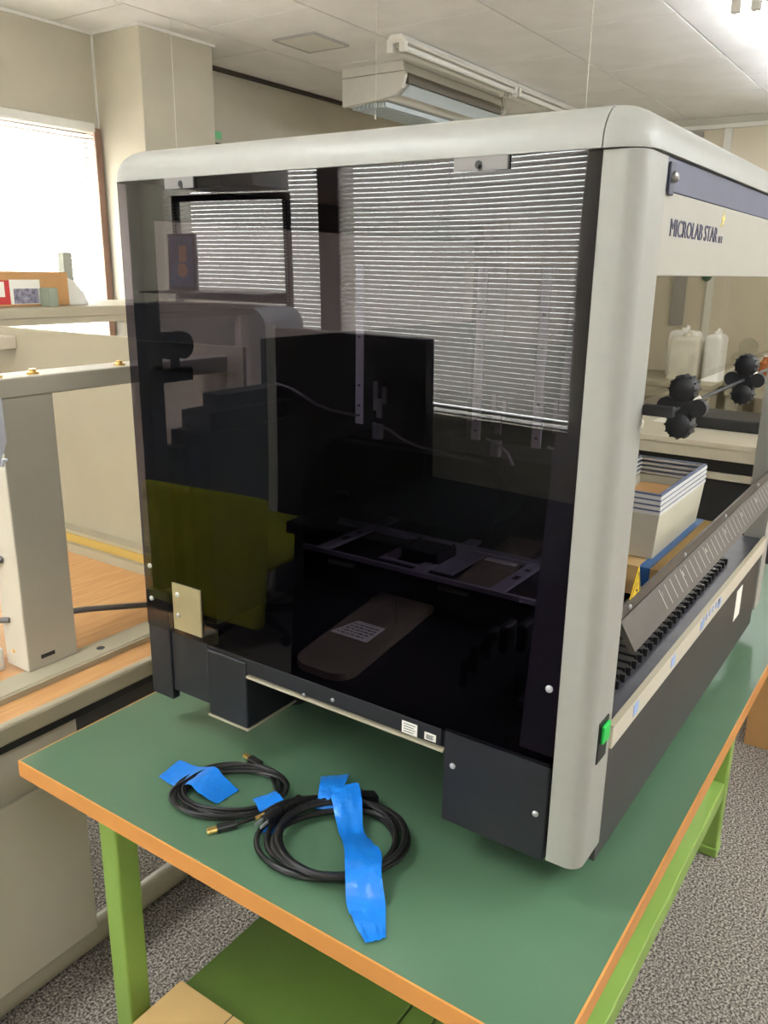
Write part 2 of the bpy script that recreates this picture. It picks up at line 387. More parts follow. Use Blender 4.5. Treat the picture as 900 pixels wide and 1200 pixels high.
fixture(2.80, 4.02, 0.60, 1.775, 2, 'lit twin tube strip light at the top right corner of the photo')
fixture(4.04, 5.26, 0.60, 1.775, 2, 'lit strip light beyond the one at the top right corner')
fixture(-1.9, -.68, -1.35, 1.80, True, 'added lit strip light, unseen on the ceiling behind the camera')  # unseen fittings from here down are added to light the room
fixture(0.2, 1.42, -1.35, 1.80, True, 'added lit strip light, unseen on the ceiling right of the camera')
fixture(2.2, 3.42, -1.9, 1.80, True, 'added lit strip light, unseen above the aisle at the right side')
fixture(-1.6, -.38, 1.1, 1.80, True, 'added lit strip light, unseen overhead between camera and window wall')
fixture(0.9, 2.12, -2.5, 1.80, True, 'added unseen strip light brightening the machine front, left one of two')  # added pair out of view, lights the front of the machine
fixture(3.6, 4.82, -2.5, 1.80, True, 'added unseen strip light brightening the machine front, right one of two')
# air conditioner hung from the ceiling
t = thing('air_conditioner', 'white ceiling hung air conditioner with a slatted grille', 'air conditioner', (3.8, 2.63, 1.66))
Y_a, Y_b = 2.43, 2.83
prof = [(Y_b, 1.868), (Y_a-.005, 1.868), (Y_a-.02, 1.80), (Y_a+.0, 1.735), (Y_a+.05, 1.705), (Y_a+.13, 1.69), (Y_b, 1.672)]
bm = bmesh.new(); prism(bm, [(3.23, y, z) for y, z in prof], (.025, 0, 0)); obj('end_cap', bm, WHITE, t)
bm = bmesh.new(); prism(bm, [(4.415, y, z) for y, z in prof], (.025, 0, 0)); obj('end_cap', bm, WHITE, t)
prof2 = [(Y_b, 1.866), (Y_a+.01, 1.866), (Y_a-.004, 1.80), (Y_a+.02, 1.75), (Y_a+.08, 1.722), (Y_a+.13, 1.70), (Y_b, 1.68)]
bm = bmesh.new(); prism(bm, [(3.255, y, z) for y, z in prof2], (1.16, 0, 0)); obj('body', bm, WHITE, t)
obj('air_outlet', box(3.28, 4.38, Y_a-.012, Y_a+.02, 1.765, 1.815), mat('outlet_shadow', srgb(120, 114, 104), .6), t)
bm = bmesh.new(); prism(bm, [(3.30, Y_a-.006, 1.757), (3.30, Y_a+.045, 1.712), (3.30, Y_a+.05, 1.718), (3.30, Y_a, 1.763)], (1.06, 0, 0)); obj('louver', bm, LOUV, t)
for k in range(16):
    y = Y_a+.15+k*.015; obj('grille_slat', box(3.30, 4.36, y, y+.006, 1.664+(.003 if k % 2 else 0), 1.69), LOUV, t)
for xa in (3.23, 4.415):
    obj('seam_line', box(xa-.001, xa+.001, Y_a-.015, Y_b, 1.815, 1.819), mat('seam_grey', srgb(150, 146, 138), .6), t)
# ceiling hatch
t = thing('ceiling_hatch', 'small square inspection hatch in the ceiling', 'hatch', (2.7, 2.62, ZC-.01))
bm = bmesh.new()
for a in ((2.56, 2.84, 2.49, 2.50), (2.56, 2.84, 2.74, 2.75), (2.56, 2.57, 2.50, 2.74), (2.83, 2.84, 2.50, 2.74)): bx(bm, *a, ZC-.01, ZC-.0005)
obj('frame', bm, ALU, t); obj('panel', box(2.572, 2.828, 2.502, 2.738, ZC-.008, ZC-.001), WHITE, t)
# hanging cords
for k, (x, y, zt, zb, labl) in enumerate(((2.06, 2.92, ZC, 1.19, 'thin white cord hanging from the ceiling in front of the pillar'),
                            (2.35, 1.98, ZC, 1.42, 'thin white pull cord hanging in front of the air conditioner'),
                            (2.25, 0.98, ZC, 1.30, 'thin white cord hanging over the front corner of the machine'))):
    t = thing('pull_cord', labl, 'cord', (x, y, zb), 'thin cords hanging from the ceiling')
    bm = bmesh.new(); tube(bm, [(x, y, zt), (x+.001, y, (zt+zb)/2), (x, y, zb+.02)], .0012, 6); obj('string', bm, WHITE, t)
    bm = bmesh.new(); tube(bm, [(x, y, zb+.022), (x, y, zb+.012), (x, y, zb)], [.002, .004, .0045], 8); obj('pull_knob', bm, WHITE, t)
# green tape scraps
tag(obj('tape_scrap', box(2.0185, 2.0195, 3.2, 3.25, 1.0, 1.09), GTAPE), 'scrap of pale green tape low on the white side of the pillar', 'tape')
tag(obj('tape_scrap', box(2.80, 2.87, Y1-.002, Y1-.0005, 1.50, 1.54), GTAPE), 'scrap of green tape on the back wall right of the pillar', 'tape')
t = thing('wall_duct', 'thin dark cable duct on the wall right of the pillar', 'duct', (2.65, Y1-.03, 1.44))
obj('cover', box(2.49, 3.3, Y1-.03, Y1-.001, 1.44, 1.475, bev=.003), DARK, t)

# ------------------------------------------------------------------ green work table
TXa, TXb, TYa, TYb = -0.211, 1.60, -0.065, 0.889
t = thing('work_table', 'green laminate work table with orange edge and lime green steel legs', 'table', ((TXa+TXb)/2, (TYa+TYb)/2, ZF))
obj('tabletop', box(TXa+.003, TXb-.003, TYa+.003, TYb-.003, -.027, 0.0), GREENT, t)
bm = bmesh.new()
bx(bm, TXa, TXa+.0032, TYa, TYb, -.029, -.0004); bx(bm, TXb-.0032, TXb, TYa, TYb, -.029, -.0004)
bx(bm, TXa+.0032, TXb-.0032, TYa, TYa+.0032, -.029, -.0004); bx(bm, TXa+.0032, TXb-.0032, TYb-.0032, TYb, -.029, -.0004)
obj('edge_band', bm, ORANGE, t)
LX0, LX1, LY0, LY1 = -.135, 1.222, .030, .752
for lx in (LX0, LX1):
    for ly in (LY0, LY1):
        lg = obj('leg', box(lx, lx+.045, ly, ly+.045, ZF+.03, -.055, bev=.004), GLEG, t)
        obj('foot_pad', box(lx-.003, lx+.048, ly-.003, ly+.048, ZF+.002, ZF+.03, bev=.004), GLEG, lg)
        obj('glide', box(lx+.005, lx+.04, ly+.005, ly+.04, ZF, ZF+.002), BLACK, lg)
bm = bmesh.new(); bx(bm, LX0, LX1+.045, LY0, LY0+.045, -.055, -.027); bx(bm, LX0, LX1+.045, LY1, LY1+.045, -.055, -.027)
bx(bm, LX0, LX0+.045, LY0+.045, LY1, -.055, -.027); bx(bm, LX1, LX1+.045, LY0+.045, LY1, -.055, -.027)
obj('apron_frame', bm, GLEG, t)
ZS = -.50
for ly in (LY0,): obj('stretcher', box(LX0+.045, LX1, ly+.002, ly+.043, ZS-.05, ZS, bev=.003), GLEG, t)
for lx in (.30, LX1): obj('stretcher', box(lx+.002, lx+.043, LY0+.045, LY1-.05, ZS-.05, ZS-.0205, bev=.003), GLEG, t)
ys2 = [LY0+.062, .285, .335, .71]
for a, b in zip(ys2, ys2[1:]): obj('shelf_panel', box(-.05, LX1-.005, a+.002, b-.002, ZS-.02, ZS+.006, bev=.002), GSHELF, t)
t = thing('cardboard_box', 'pale cardboard box on the carpet at the left end of the green table', 'box', (-.18, .57, ZF))
obj('box_body', box(-.32, -.055, .44, .705, ZF, -.475, bev=.003), CARD2, t); obj('flap_seam', box(-.32, -.055, .571, .573, -.475, -.4745), DARK, t)

# ------------------------------------------------------------------ the machine
W, D, H = 1.124, 0.795, 0.9115
PX, PY, ZB = .074, .0436, .063
m_ = thing('lab_instrument', 'large grey boxy lab instrument with tinted side panel on the green table', 'lab machine', (W/2, D/2, 0))
# top cap in a front and a rear length with a seam
def cap(y0, y1):
    bm = bmesh.new(); slab(bm, -.004, W+.004, -.004, D+.022, H, .9565, .038, .042)
    for co, no in (((0, y0, 0), (0, -1, 0)), ((0, y1, 0), (0, 1, 0))):
        rr = bmesh.ops.bisect_plane(bm, geom=bm.verts[:]+bm.edges[:]+bm.faces[:], plane_co=co, plane_no=no, clear_outer=True)
        es = [e for e in rr['geom_cut'] if isinstance(e, bmesh.types.BMEdge)]
        if es: bmesh.ops.edgeloop_fill(bm, edges=es)
    return bm
obj('front_cap', cap(-1, .0430), MACH, m_, smooth=True)
obj('top_cap', cap(.0445, 2), MACH, m_, smooth=True)
def post(x0, flip=False):
    bm = bmesh.new(); rr = .02; pts = []
    for i in range(7):
        a = PI + PI/2*i/6; pts.append((rr+rr*math.cos(a), rr+rr*math.sin(a)))
    pts += [(PX, 0), (PX, PY+.0), (0, PY)]
    if flip: pts = [(W-x, y) for x, y in pts]
    prism(bm, [(x, y, ZB) for x, y in pts], (0, 0, H-ZB-.0015))
    return obj('corner_post', bm, MACH, m_, smooth=True)
p1 = post(0); post(W, True)
# inner stile behind the glass next to the post
bm = bmesh.new(); prism(bm, [(.012, PY, .205), (.012, .096, .205), (.012, .064, H-.001), (.012, PY, H-.001)], (.05, 0, 0)); obj('inner_stile', bm, mat('inner_stile_grey', srgb(150, 148, 146), .5), m_)
# power switch
sw = obj('power_switch', box(.028, .060, -.0015, .001, .205, .262, bev=.0005), mat('switch_black', srgb(20, 20, 20), .4), m_)
obj('rocker', box(.032, .056, -.006, -.0015, .232, .257, bev=.002), GREEN, sw)
# chassis
ch = bmesh.new(); bx(ch, .006, W-.01, .05, D-.002, .167, .197); obj('chassis_base', ch, BLACK, m_)
obj('chassis_sill', box(.0005, .006, .205, .565, .170, .197, bev=.001), BLACK, m_)
obj('lower_trim_line', box(-.001, .03, .201, .565, .1625, .1665), CREAM, m_)
obj('chassis_core', box(.25, W-.12, .16, D-.1, .045, .167), BLACKIN, m_)
# rear corner strip, lower boxes
obj('rear_corner_strip', box(0, .016, .7425, D, .066, .262, bev=.002), BLACK, m_)
bm = bmesh.new(); bx(bm, .004, .05, .655, .742, .085, .197); obj('side_cover', bm, BLACK, m_)
bt = obj('foot_housing', box(.001, .12, .567, .655, .068, .188, bev=.003), BLACK, m_)
obj('bottom_edge', box(.0, .121, .566, .656, .065, .068), CREAM, bt)
fb = obj('foot_housing', box(0, .12, .048, .2, .058, .200, bev=.002), BLACK, m_)
for (y, z) in ((.185, .148), (.062, .125)): screw(fb, (0, y, z), (-1, 0, 0), .0042)
for (x, y) in ((.10, .14), (.22, .66), (W-.12, .14), (W-.12, .65)):
    bm = bmesh.new(); tube(bm, [(x, y, 0), (x, y, .012), (x, y, .014), (x, y, .07)], [.032, .032, .02, .02], 20); obj('rubber_foot', bm, BLACK, m_, smooth=True)
pl = obj('zinc_plate', box(-.004, -.001, .659, .724, .208, .290), PLATE, m_)
for z in (.235, .272): screw(pl, (-.004, .7115, z), (-1, 0, 0), .0042)
screw(m_, (-.001, .779, .307), (-1, 0, 0), .0042); screw(m_, (-.001, .780, .248), (-1, 0, 0), .0042); screw(m_, (-.001, .056, .305), (-1, 0, 0), .0048)
screw(m_, (-.0005, .39, .181), (-1, 0, 0), .003); screw(m_, (-.0005, .445, .1715), (-1, 0, 0), .003)
# rating labels on the sill
for (ya, yb, za, zb) in ((.243, .268, .171, .189), (.213, .231, .173, .184)):
    l = obj('rating_label', box(-.0005, .0005, ya, yb, za, zb), PAPER, m_)
    bm = bmesh.new()
    for k in range(4):
        zz = zb-.003-k*(zb-za-.005)/3.4; bx(bm, -.0007, -.0004, ya+.003+.002*(k % 2), yb-.003, zz-.0006, zz+.0004)
    obj('printed_lines', bm, INK, l)
# tinted side panels
def sidepane(x):
    bm = bmesh.new(); ya, yb, za, zb = PY+.0005, D+.0, .1975, H-.0005
    bx(bm, x, x+.004, ya, yb, za, zb); return bm
g = obj('side_window', sidepane(-.0008), GLASS_SIDE, m_); lab(g, 'dark tinted acrylic side window')
obj('side_window', sidepane(W-.004), GLASS_FRONT, m_)
obj('right_blackout', box(W-.03, W-.015, .38, D-.0125, .197, .62), BLACKIN, m_)  # added black sheet hiding the bright room from the tinted side window
# clips along the top of the side window
for (ya, yb, notch) in ((.630, .688, .655), (.148, .214, .183)):
    c = bmesh.new(); bx(c, -.0035, -.001, ya, yb, H-.0145, H+.0) ; o = obj('top_bracket', c, mat('bracket_grey', srgb(128, 124, 120), .5), m_)
    bm = bmesh.new(); tube(bm, [(-.0042, notch, H-.0085), (-.0036, notch, H-.0085)], .0045, 12); bx(bm, -.0042, -.0036, notch-.0045, notch, H-.0145, H-.0085); obj('key_slot', bm, INK, o)
    obj('end_shadow', box(-.0036, -.0008, ya-.002, ya, H-.0145, H), INK, o)
# front fascia: slate band + panel with lettering
fx0, fx1 = PX+.001, W-PX-.001
obj('slate_band', box(fx0, fx1, .0005, .012, .8765, H-.001, bev=.001), SLATE, m_)
fp = obj('front_panel', box(fx0, fx1, .0005, .012, .789, .876, bev=.001), PANEL, m_)
textmesh(fp, 'MICROLAB STAR', .0265, (.104, .0, .8315), (1, 0, 0), (0, 0, 1), TEXT, sx=1.06)
textmesh(fp, 'LET', .012, (.322, .0, .8315), (1, 0, 0), (0, 0, 1), TEXT, sx=1.2)
bm = bmesh.new(); pts = []
for k in range(8):
    a = PI/2+k*PI/4; rr = .010 if k % 2 == 0 else .0045; pts.append((.338+rr*math.cos(a), .0, .862+rr*math.sin(a)))
prism(bm, pts, (0, .0008, 0)); prism(bm, [(.326, 0, .8505), (.337, 0, .856), (.334, 0, .859)], (0, .0008, 0)); obj('star_mark', bm, mat('pale_yellow_print', srgb(226, 206, 110), .5), fp)
sb = obj('latch_bracket', box(.078, .094, -.003, .0005, .872, .905, bev=.001), mat('latch_dark', srgb(70, 72, 84), .5), m_)
screw(sb, (.086, -.003, .890), (0, -1, 0), .006, STEEL, .006)
# clear front shield with rod and clamp knobs
obj('front_shield', box(fx0, fx1, .004, .008, .652, .789), GLASS_FRONT, m_)
bm = bmesh.new(); tube(bm, [(PX, -.03, .643), (W-PX, -.03, .643)], .0026, 10); rod = obj('shield_rod', bm, BLACK, m_, smooth=True)
for xr in (PX-.004, W-PX-.008): obj('rod_bracket', box(xr, xr+.012, -.034, -.0005, .637, .649, bev=.001), BLACK, m_)
for kx in (.125, .455, .80):
    k = obj('clamp_knob', (lambda b: tube(b, [(kx-.012, -.03, .643), (kx+.012, -.03, .643)], .010, 14))(bmesh.new()), BLACK, m_, smooth=True)
    for sg in (-1, 1):
        bm = bmesh.new(); cz = .643+sg*.021
        tube(bm, [(kx-.016, -.03, cz), (kx-.012, -.03, cz), (kx, -.03, cz), (kx+.012, -.03, cz), (kx+.016, -.03, cz)], [.008, .0145, .0165, .0145, .008], 16); obj('ribbed_wheel', bm, BLACK, k, smooth=True)
        bm = bmesh.new()
        for q in range(12):
            a = 2*PI*q/12; y, z = -.03+.0153*math.cos(a), cz+.0153*math.sin(a); bx(bm, kx-.010, kx+.010, y-.0012, y+.0012, z-.0012, z+.0012)
        obj('grip_ribs', bm, BLACK, k)
        bm = bmesh.new(); cyl(bm, (kx-.006, -.03+sg*.018, .643), (1, 0, 0), .0105, .012, 14); obj('side_button', bm, BLACK, k, smooth=True)
    bm = bmesh.new(); tube(bm, [(kx+.014, -.03, .643), (kx+.05, -.03, .643)], .010, 14); obj('sleeve', bm, mat('pale_sleeve', srgb(186, 178, 160), .4), k, smooth=True)
# deck front: rail, plate, comb of teeth
obj('front_rail', box(PX, W-PX, -.004, .002, .205, .236, bev=.001), CREAM2, m_)
obj('rail_top', box(PX, W-PX, -.004, .004, .236, .238), CREAM, m_)
obj('front_plate', box(PX, W-PX, .004, .012, .030, .204, bev=.001), DARK, m_)
obj('deck_plate', box(PX, W-PX, .0045, .13, .222, .232), DECKM, m_)
for x in (.155, .33, .50, .62): obj('track_sticker', box(x, x+.020, -.0046, -.004, .214, .231), STICK, m_)
for k in range(6): obj('track_sticker', box(.515+k*.021, .524+k*.021, -.0046, -.004, .221, .233), STICK, m_)
wl = obj('side_label', box(.835, .885, .003, .004, .110, .175), PAPER, m_)
tooth = bmesh.new(); prism(tooth, [(-.0085, .0, 0), (-.0085, .045, 0), (.0085, .045, 0), (.0085, .0, 0), (.004, 0, 0), (.003, -.007, 0), (-.003, -.007, 0), (-.004, 0, 0)], (0, 0, .012))
tme = mesh_of(tooth, TEETH, 'track_tooth')
for k in range(28): piece('track_tooth', tme, (.135+k*.0255, .035, .232), m_)
# numbered loading flap
FB, FT = Vector((0, -.010, .335)), Vector((0, .010, .368))
xa, xb = .105, W-PX-.006
tz = (FT-FB); n_f = Vector((0, -tz.z, tz.y)).normalized()
bm = bmesh.new(); FBl = FB - tz*.10
prism(bm, [Vector((xa, 0, 0))+FBl, Vector((xa, 0, 0))+FT, Vector((xa, 0, 0))+FT-n_f*.008, Vector((xa, 0, 0))+FBl-n_f*.008], (xb-xa, 0, 0))
fl = obj('loading_flap', bm, FLAPM, m_)
bm = bmesh.new(); prism(bm, [(xa, .010, .370), (xa, .010, .386), (xa, .014, .386), (xa, .014, .370)], (xb-xa, 0, 0)); obj('flap_flange', bm, FLAPM, fl)
for x in (.135, .39, .65, .93): screw(fl, (x, .010, .378), (0, -1, 0), .0035)
bm = bmesh.new()
up = tz.normalized(); L_ = tz.length
for k in range(30):
    x = .255+k*.0262
    if x > xb-.01: break
    a = Vector((x, 0, 0))+FB+n_f*.0003+up*.004; b = a+up*(L_-.009)
    v = [bm.verts.new(q) for q in (a-Vector((.0008, 0, 0)), a+Vector((.0008, 0, 0)), b+Vector((.0008, 0, 0)), b-Vector((.0008, 0, 0)))]; bm.faces.new(v)
obj('tick_marks', bm, TEXTW, fl)
for n in (1, 5, 10, 15, 20, 25, 30):
    x = .255+(n-1)*.0262+.003
    if x < xb-.02: textmesh(fl, str(n), .0105, Vector((x, 0, 0))+FB+n_f*.0003+up*(L_*.55), (1, 0, 0), up, TEXTW, name='track_number', sx=.9)
# yellow warning triangle
bm = bmesh.new(); prism(bm, [(.128, .0115, .3705), (.186, .0115, .3705), (.166, .0115, .425)], (0, .001, 0)); wt = obj('warning_triangle', bm, YEL, fl)
lab(wt, 'yellow warning triangle sticker')
bm = bmesh.new()
def edge(a, b, th=.0012):
    a, b = Vector(a), Vector(b); d = (b-a).normalized(); s = Vector((-d.z, 0, d.x))*th
    bm.faces.new([bm.verts.new(q) for q in (a-s, b-s, b+s, a+s)])
tp = [(.134, .0111, .374), (.181, .0111, .374), (.165, .0111, .417)]
for i in range(3): edge(tp[i], tp[(i+1) % 3])
edge((.164, .0111, .403), (.159, .0111, .392)); edge((.159, .0111, .392), (.168, .0111, .391)); edge((.168, .0111, .391), (.162, .0111, .381))
edge((.149, .0111, .381), (.173, .0111, .381), .0018)
obj('hand_symbol', bm, INK, wt)
# interior: rear panel, deck frame, arm with channels
obj('rear_panel', box(.30, W-.01, D-.012, D-.002, .197, .665), BLACKIN, m_)
obj('rear_top_rail', box(.02, W-.02, D-.03, D-.005, .86, H-.001), BLACKIN, m_)
obj('rear_post', box(.012, .040, D-.03, D-.004, .262, H-.001), BLACKIN, m_)
bm = bmesh.new(); bx(bm, .065, .30, D-.10, D-.012, .197, .530); bx(bm, .09, .30, D-.08, D-.012, .530, .560); bx(bm, .14, .30, D-.06, D-.012, .560, .583); bx(bm, .045, .065, D-.05, D-.012, .197, .505)
obj('drive_housing', bm, BLACKIN, m_)
kb = obj('camera_bracket', box(.04, .105, D-.03, D-.012, .610, .632, bev=.002), BLACKIN, m_)
bm = bmesh.new()
for dx in (-.012, .012): tube(bm, [(.075+dx, D-.03, .668), (.075+dx, D-.012, .668)], .022, 20)
bx(bm, .070, .080, D-.026, D-.014, .630, .650); obj('twin_lens', bm, BLACKIN, kb)
dk = obj('deck_body', box(.335, W-.09, .188, .755, .1975, .262), BLACKIN, m_)
bm = bmesh.new(); bx(bm, .325, .333, .18, .76, .262, .2705); obj('deck_edge', bm, LAV, dk)
bm = bmesh.new(); bx(bm, .49, .505, .195, .76, .264, .270); bx(bm, .497, .500, .195, .76, .270, .277)
obj('cross_rail', bm, LAV, dk)
for (y, xe) in ((.665, .66), (.445, .56), (.285, .70)):
    r_ = obj('deck_rail', box(.335, xe, y, y+.026, .2635, .269), LAV, dk)
    bm = bmesh.new(); bx(bm, .40, .42, y+.006, y+.016, .269, .2694); bx(bm, .45, .462, y+.006, y+.016, .269, .2694); obj('rail_slot', bm, INK, r_)
obj('deck_rail', box(.36, .52, .40, .445, .2635, .2665), LAV, dk)
obj('deck_rail', box(.36, .37, .445, .56, .2635, .2665), LAV, dk)
obj('deck_rail', box(.37, .50, .53, .56, .2635, .2665), LAV, dk)
bm = bmesh.new(); bx(bm, .385, .455, .445, .525, .267, .285)
for k in range(6): bx(bm, .385+k*.012, .391+k*.012, .445, .449, .285, .291); bx(bm, .385+k*.012, .391+k*.012, .521, .525, .285, .291)
obj('tube_rack', bm, BLACK, m_)
obj('arm_tab', box(.53, .57, .60, .625, .297, .300), LAV, m_)
# pipetting arm: rounded black cover along the depth
bm = bmesh.new(); pts = []
for i in range(9):
    a = -PI/2 + PI/2*i/8; pts.append((.5, .40+.0 - .0, 0))
prof = []
for (cy, cz, a0) in ((.435, .33, -PI/2-0), (.435, .40, 0)):
    pass
o_ = [(.5, .76, .30), (.5, .76, .445)]
for i in range(9):
    a = PI/2 - PI*i/8; o_.append((.5, .45 - .07*math.cos(a), .3725+.0725*math.sin(a)))
prism(bm, o_, (.12, 0, 0)); obj('arm_cover', bm, mat('arm_gloss_black', srgb(24, 24, 28), .3), m_, smooth=True)
obj('arm_beam', box(.53, .66, .23, .76, .40, .452), BLACKIN, m_)
obj('arm_pull', box(.495, .5, .735, .765, .33, .337), ALU, m_)
for (y) in (.875-.15, .45, .325):
    c_ = obj('channel_plate', box(.52, .524, y-.009, y+.009, .482, .80), mat('channel_white', srgb(236, 228, 236), .5), m_)
    bm = bmesh.new()
    for z in (.50, .52, .562, .66, .72): bx(bm, .5195, .52, y-.003, y+.003, z-.002, z+.002)
    obj('channel_screw', bm, INK, c_)
    bm = bmesh.new(); bx(bm, .54, .545, y-.042, y-.030, .495, .535); bx(bm, .54, .545, y-.052, y-.044, .525, .56); bx(bm, .54, .545, y-.030, y-.022, .51, .57); bx(bm, .53, .545, y-.045, y-.028, .452, .482)
    obj('channel_bracket', bm, RIBBON, m_)
    pts = [(.53, y-.03, .485), (.525, y-.07, .478), (.52, y-.11, .462), (.518, y-.15, .452), (.515, y-.20, .450), (.512, y-.235, .446)]
    if y < .5: pts = [(.53, y-.02, .485), (.525, y-.045, .480), (.52, y-.07, .465), (.515, y-.085, .445)]
    bm = bmesh.new(); tube(bm, pts, .0045, 6, flat=.5); obj('ribbon_cable', bm, RIBBON, m_, smooth=True)
bm2 = bmesh.new(); tube(bm2, [(.30, .755, .585), (.30, .72, .580), (.30, .66, .555), (.30, .62, .548), (.30, .57, .545)], .0045, 6, flat=.5); obj('ribbon_cable', bm2, RIBBON, m_, smooth=True)
# energy chain at the front right of the side window
bm = bmesh.new()
for k in range(9):
    a = PI*.15+k*PI*.075; bx(bm, .04, .075, .10+.11*math.cos(a)-.006, .10+.11*math.cos(a)+.006, .20+.14*math.sin(a)-.02, .20+.14*math.sin(a)+.02, bev=.004)
obj('cable_chain', bm, BLACK, m_)

# boards with paper notes inside the machine
def board(label, pts, z, note, th=.012, rnd=0.035):
    t = thing('flat_board', label, 'board', (sum(q[0] for q in pts)/4, sum(q[1] for q in pts)/4, z), 'boards lying inside the machine')
    a, b, c, d = [Vector((*q, z)) for q in pts]   # a-d is the rounded near end
    def arc(p, q, rr):   # round corner between edges
        return None
    out = []
    ea, ed = (b-a).normalized(), (c-d).normalized(); s = (d-a).normalized()
    for i in range(6):
        k = PI/2*i/5; out.append(a + ea*rnd*(1-math.sin(k)) + s*rnd*(1-math.cos(k)))
    for i in range(6):
        k = PI/2*i/5; out.append(d + ed*rnd*(1-math.cos(k)) - s*rnd*(1-math.sin(k)))
    out += [c, b]
    bm = bmesh.new(); prism(bm, out, (0, 0, th)); obj('panel', bm, BOARD, t)
    bm = bmesh.new(); prism(bm, [Vector((*q, z+th)) for q in note], (0, 0, .0008)); nt = obj('paper_note', bm, PAPER, t)
    bm = bmesh.new(); n0, n1, n2, n3 = [Vector((*q, z+th+.001)) for q in note]
    rnd_ = random.Random(3)
    for r_i in range(5):
        v = .15+.16*r_i; p, q = n0.lerp(n3, v), n1.lerp(n2, v); x = .08
        while x < .85:
            l = .04+.12*rnd_.random(); aa, bb = p.lerp(q, x), p.lerp(q, min(.92, x+l)); off = (n3-n0)*.03
            bm.faces.new([bm.verts.new(k) for k in (aa-off, bb-off, bb+off, aa+off)]); x += l+.04
    obj('handwriting', bm, INK, nt)
    return t
board('grey brown rounded board with a paper note just behind the tinted panel', [(.018, .49), (.362, .540), (.368, .424), (.020, .383)], .1975,
      [(.138, .503), (.138, .428), (.200, .434), (.200, .491)])
board('brown board with a paper note lying under the pale deck rails', [(.345, .385), (.64, .42), (.65, .34), (.345, .31)], .2622,
      [(.475, .395), (.475, .33), (.535, .333), (.53, .397)], th=.001, rnd=.01)

# ------------------------------------------------------------------ cables and tape on the table
def coil(bm, cx, cy, rx, ry, rot, rad, n, seed, jit, z0):
    rn = random.Random(seed); N = 40; pts = []
    for k in range(n):
        ox, oy = rn.uniform(-jit, jit), rn.uniform(-jit, jit); sx = 1+rn.uniform(-.10, .08); sy = 1+rn.uniform(-.10, .08); ph = rn.uniform(0, 6)
        ring = []
        for i in range(N):
            a = 2*PI*i/N; x, y = rx*sx*math.cos(a), ry*sy*math.sin(a)
            rr = 1+.03*math.sin(2*a+ph); x *= rr; y *= rr
            X_ = cx+ox+x*math.cos(rot)-y*math.sin(rot); Y_ = cy+oy+x*math.sin(rot)+y*math.cos(rot)
            ring.append((X_, Y_, z0+rad+rad*1.7*(k % 3)+rad*.9*math.sin(a+ph)**2))
        tube(bm, ring, rad, 8, closed=True)
    return bm
def V3(l): return [Vector(q) for q in l]
def smoothpath(P, n=6):
    P = V3(P); out = []
    for i in range(len(P)-1):
        p0 = P[max(i-1, 0)]; p1 = P[i]; p2 = P[i+1]; p3 = P[min(i+2, len(P)-1)]
        for k in range(n):
            t_ = k/n; out.append(.5*((2*p1)+(-p0+p2)*t_+(2*p0-5*p1+4*p2-p3)*t_*t_+(-p0+3*p1-3*p2+p3)*t_**3))
    out.append(P[-1]); return out
t = thing('usb_cable', 'thin black coiled USB cable with gold plugs, the left coil on the green table', 'cable', (-.076, .537, 0))
obj('coil', coil(bmesh.new(), -.075, .540, .082, .062, math.radians(-50), .0026, 8, 5, .010, .0005), CABLE, t, smooth=True)
def usb(P, gold_len, end_r, blk):
    P = smoothpath(P); bm = bmesh.new(); tube(bm, P, .0026, 8); obj('lead', bm, CABLE, t, smooth=True)
    d = (P[0]-P[4]).normalized(); c = P[0]
    s = Vector((-d.y, d.x, 0)).normalized()
    def blockp(a, b, wd, h, m, nm, zz):
        bm = bmesh.new(); A = c+d*a; B = c+d*b
        prism(bm, [A-s*wd, A+s*wd, A+s*wd+Vector((0, 0, h)), A-s*wd+Vector((0, 0, h))], B-A)
        for v in bm.verts: v.co.z += zz-c.z
        bmesh.ops.bevel(bm, geom=bm.edges[:], offset=.0012, segments=1, affect='EDGES'); return obj(nm, bm, m, t)
    blockp(-.012, .016, blk, .009, CABLE, 'plug_body', .001)
    blockp(.016, .016+gold_len, end_r, .006, GOLD, 'gold_plug', .0025)
usb([(.010, .560, .006), (.003, .523, .006), (-.015, .500, .007), (-.035, .475, .007)], .015, .0045, .0065)
usb([(-.135, .480, .006), (-.110, .464, .007), (-.085, .455, .008), (-.055, .462, .008)], .015, .0055, .0065)
t = thing('power_cable', 'thick black coiled mains cable, the right coil on the green table', 'cable', (-.066, .325, 0))
obj('coil', coil(bmesh.new(), -.064, .332, .094, .079, math.radians(-54), .0042, 6, 11, .013, .0005), CABLE, t, smooth=True)
bm = bmesh.new(); tube(bm, smoothpath([(-.100, .431, .020), (-.076, .428, .022), (-.042, .420, .020), (-.016, .408, .015), (.02, .37, .012)]), .0045, 8); obj('lead', bm, CABLE, t, smooth=True)
bm = bmesh.new(); tube(bm, [(-.078, .428, .022), (-.090, .430, .021), (-.108, .431, .020)], [.006, .009, .009], 10); pb_ = obj('mains_plug', bm, CABLE, t, smooth=True)
for dy in (-.005, .005):
    bm = bmesh.new(); bx(bm, -.124, -.108, .431+dy-.0008, .431+dy+.0008, .0175, .0225); obj('prong', bm, ALU, pb_)
for k in range(5):
    bm = bmesh.new(); x = -.075+k*.008; tube(bm, [(x, .4275-k*.001, .022), (x+.003, .427-k*.001, .022)], .0065, 10); obj('strain_relief_ring', bm, CABLE, t, smooth=True)
bm = bmesh.new(); tube(bm, [(-.112, .446, .020), (-.098, .442, .020)], .003, 8); obj('earth_pin', bm, GOLD, t, smooth=True)
bm = bmesh.new(); tube(bm, smoothpath([(-.098, .442, .020), (-.075, .438, .021), (-.050, .432, .018), (-.02, .425, .008), (0, .41, .005)]), .0055, 8); obj('lead', bm, CABLE, t, smooth=True)
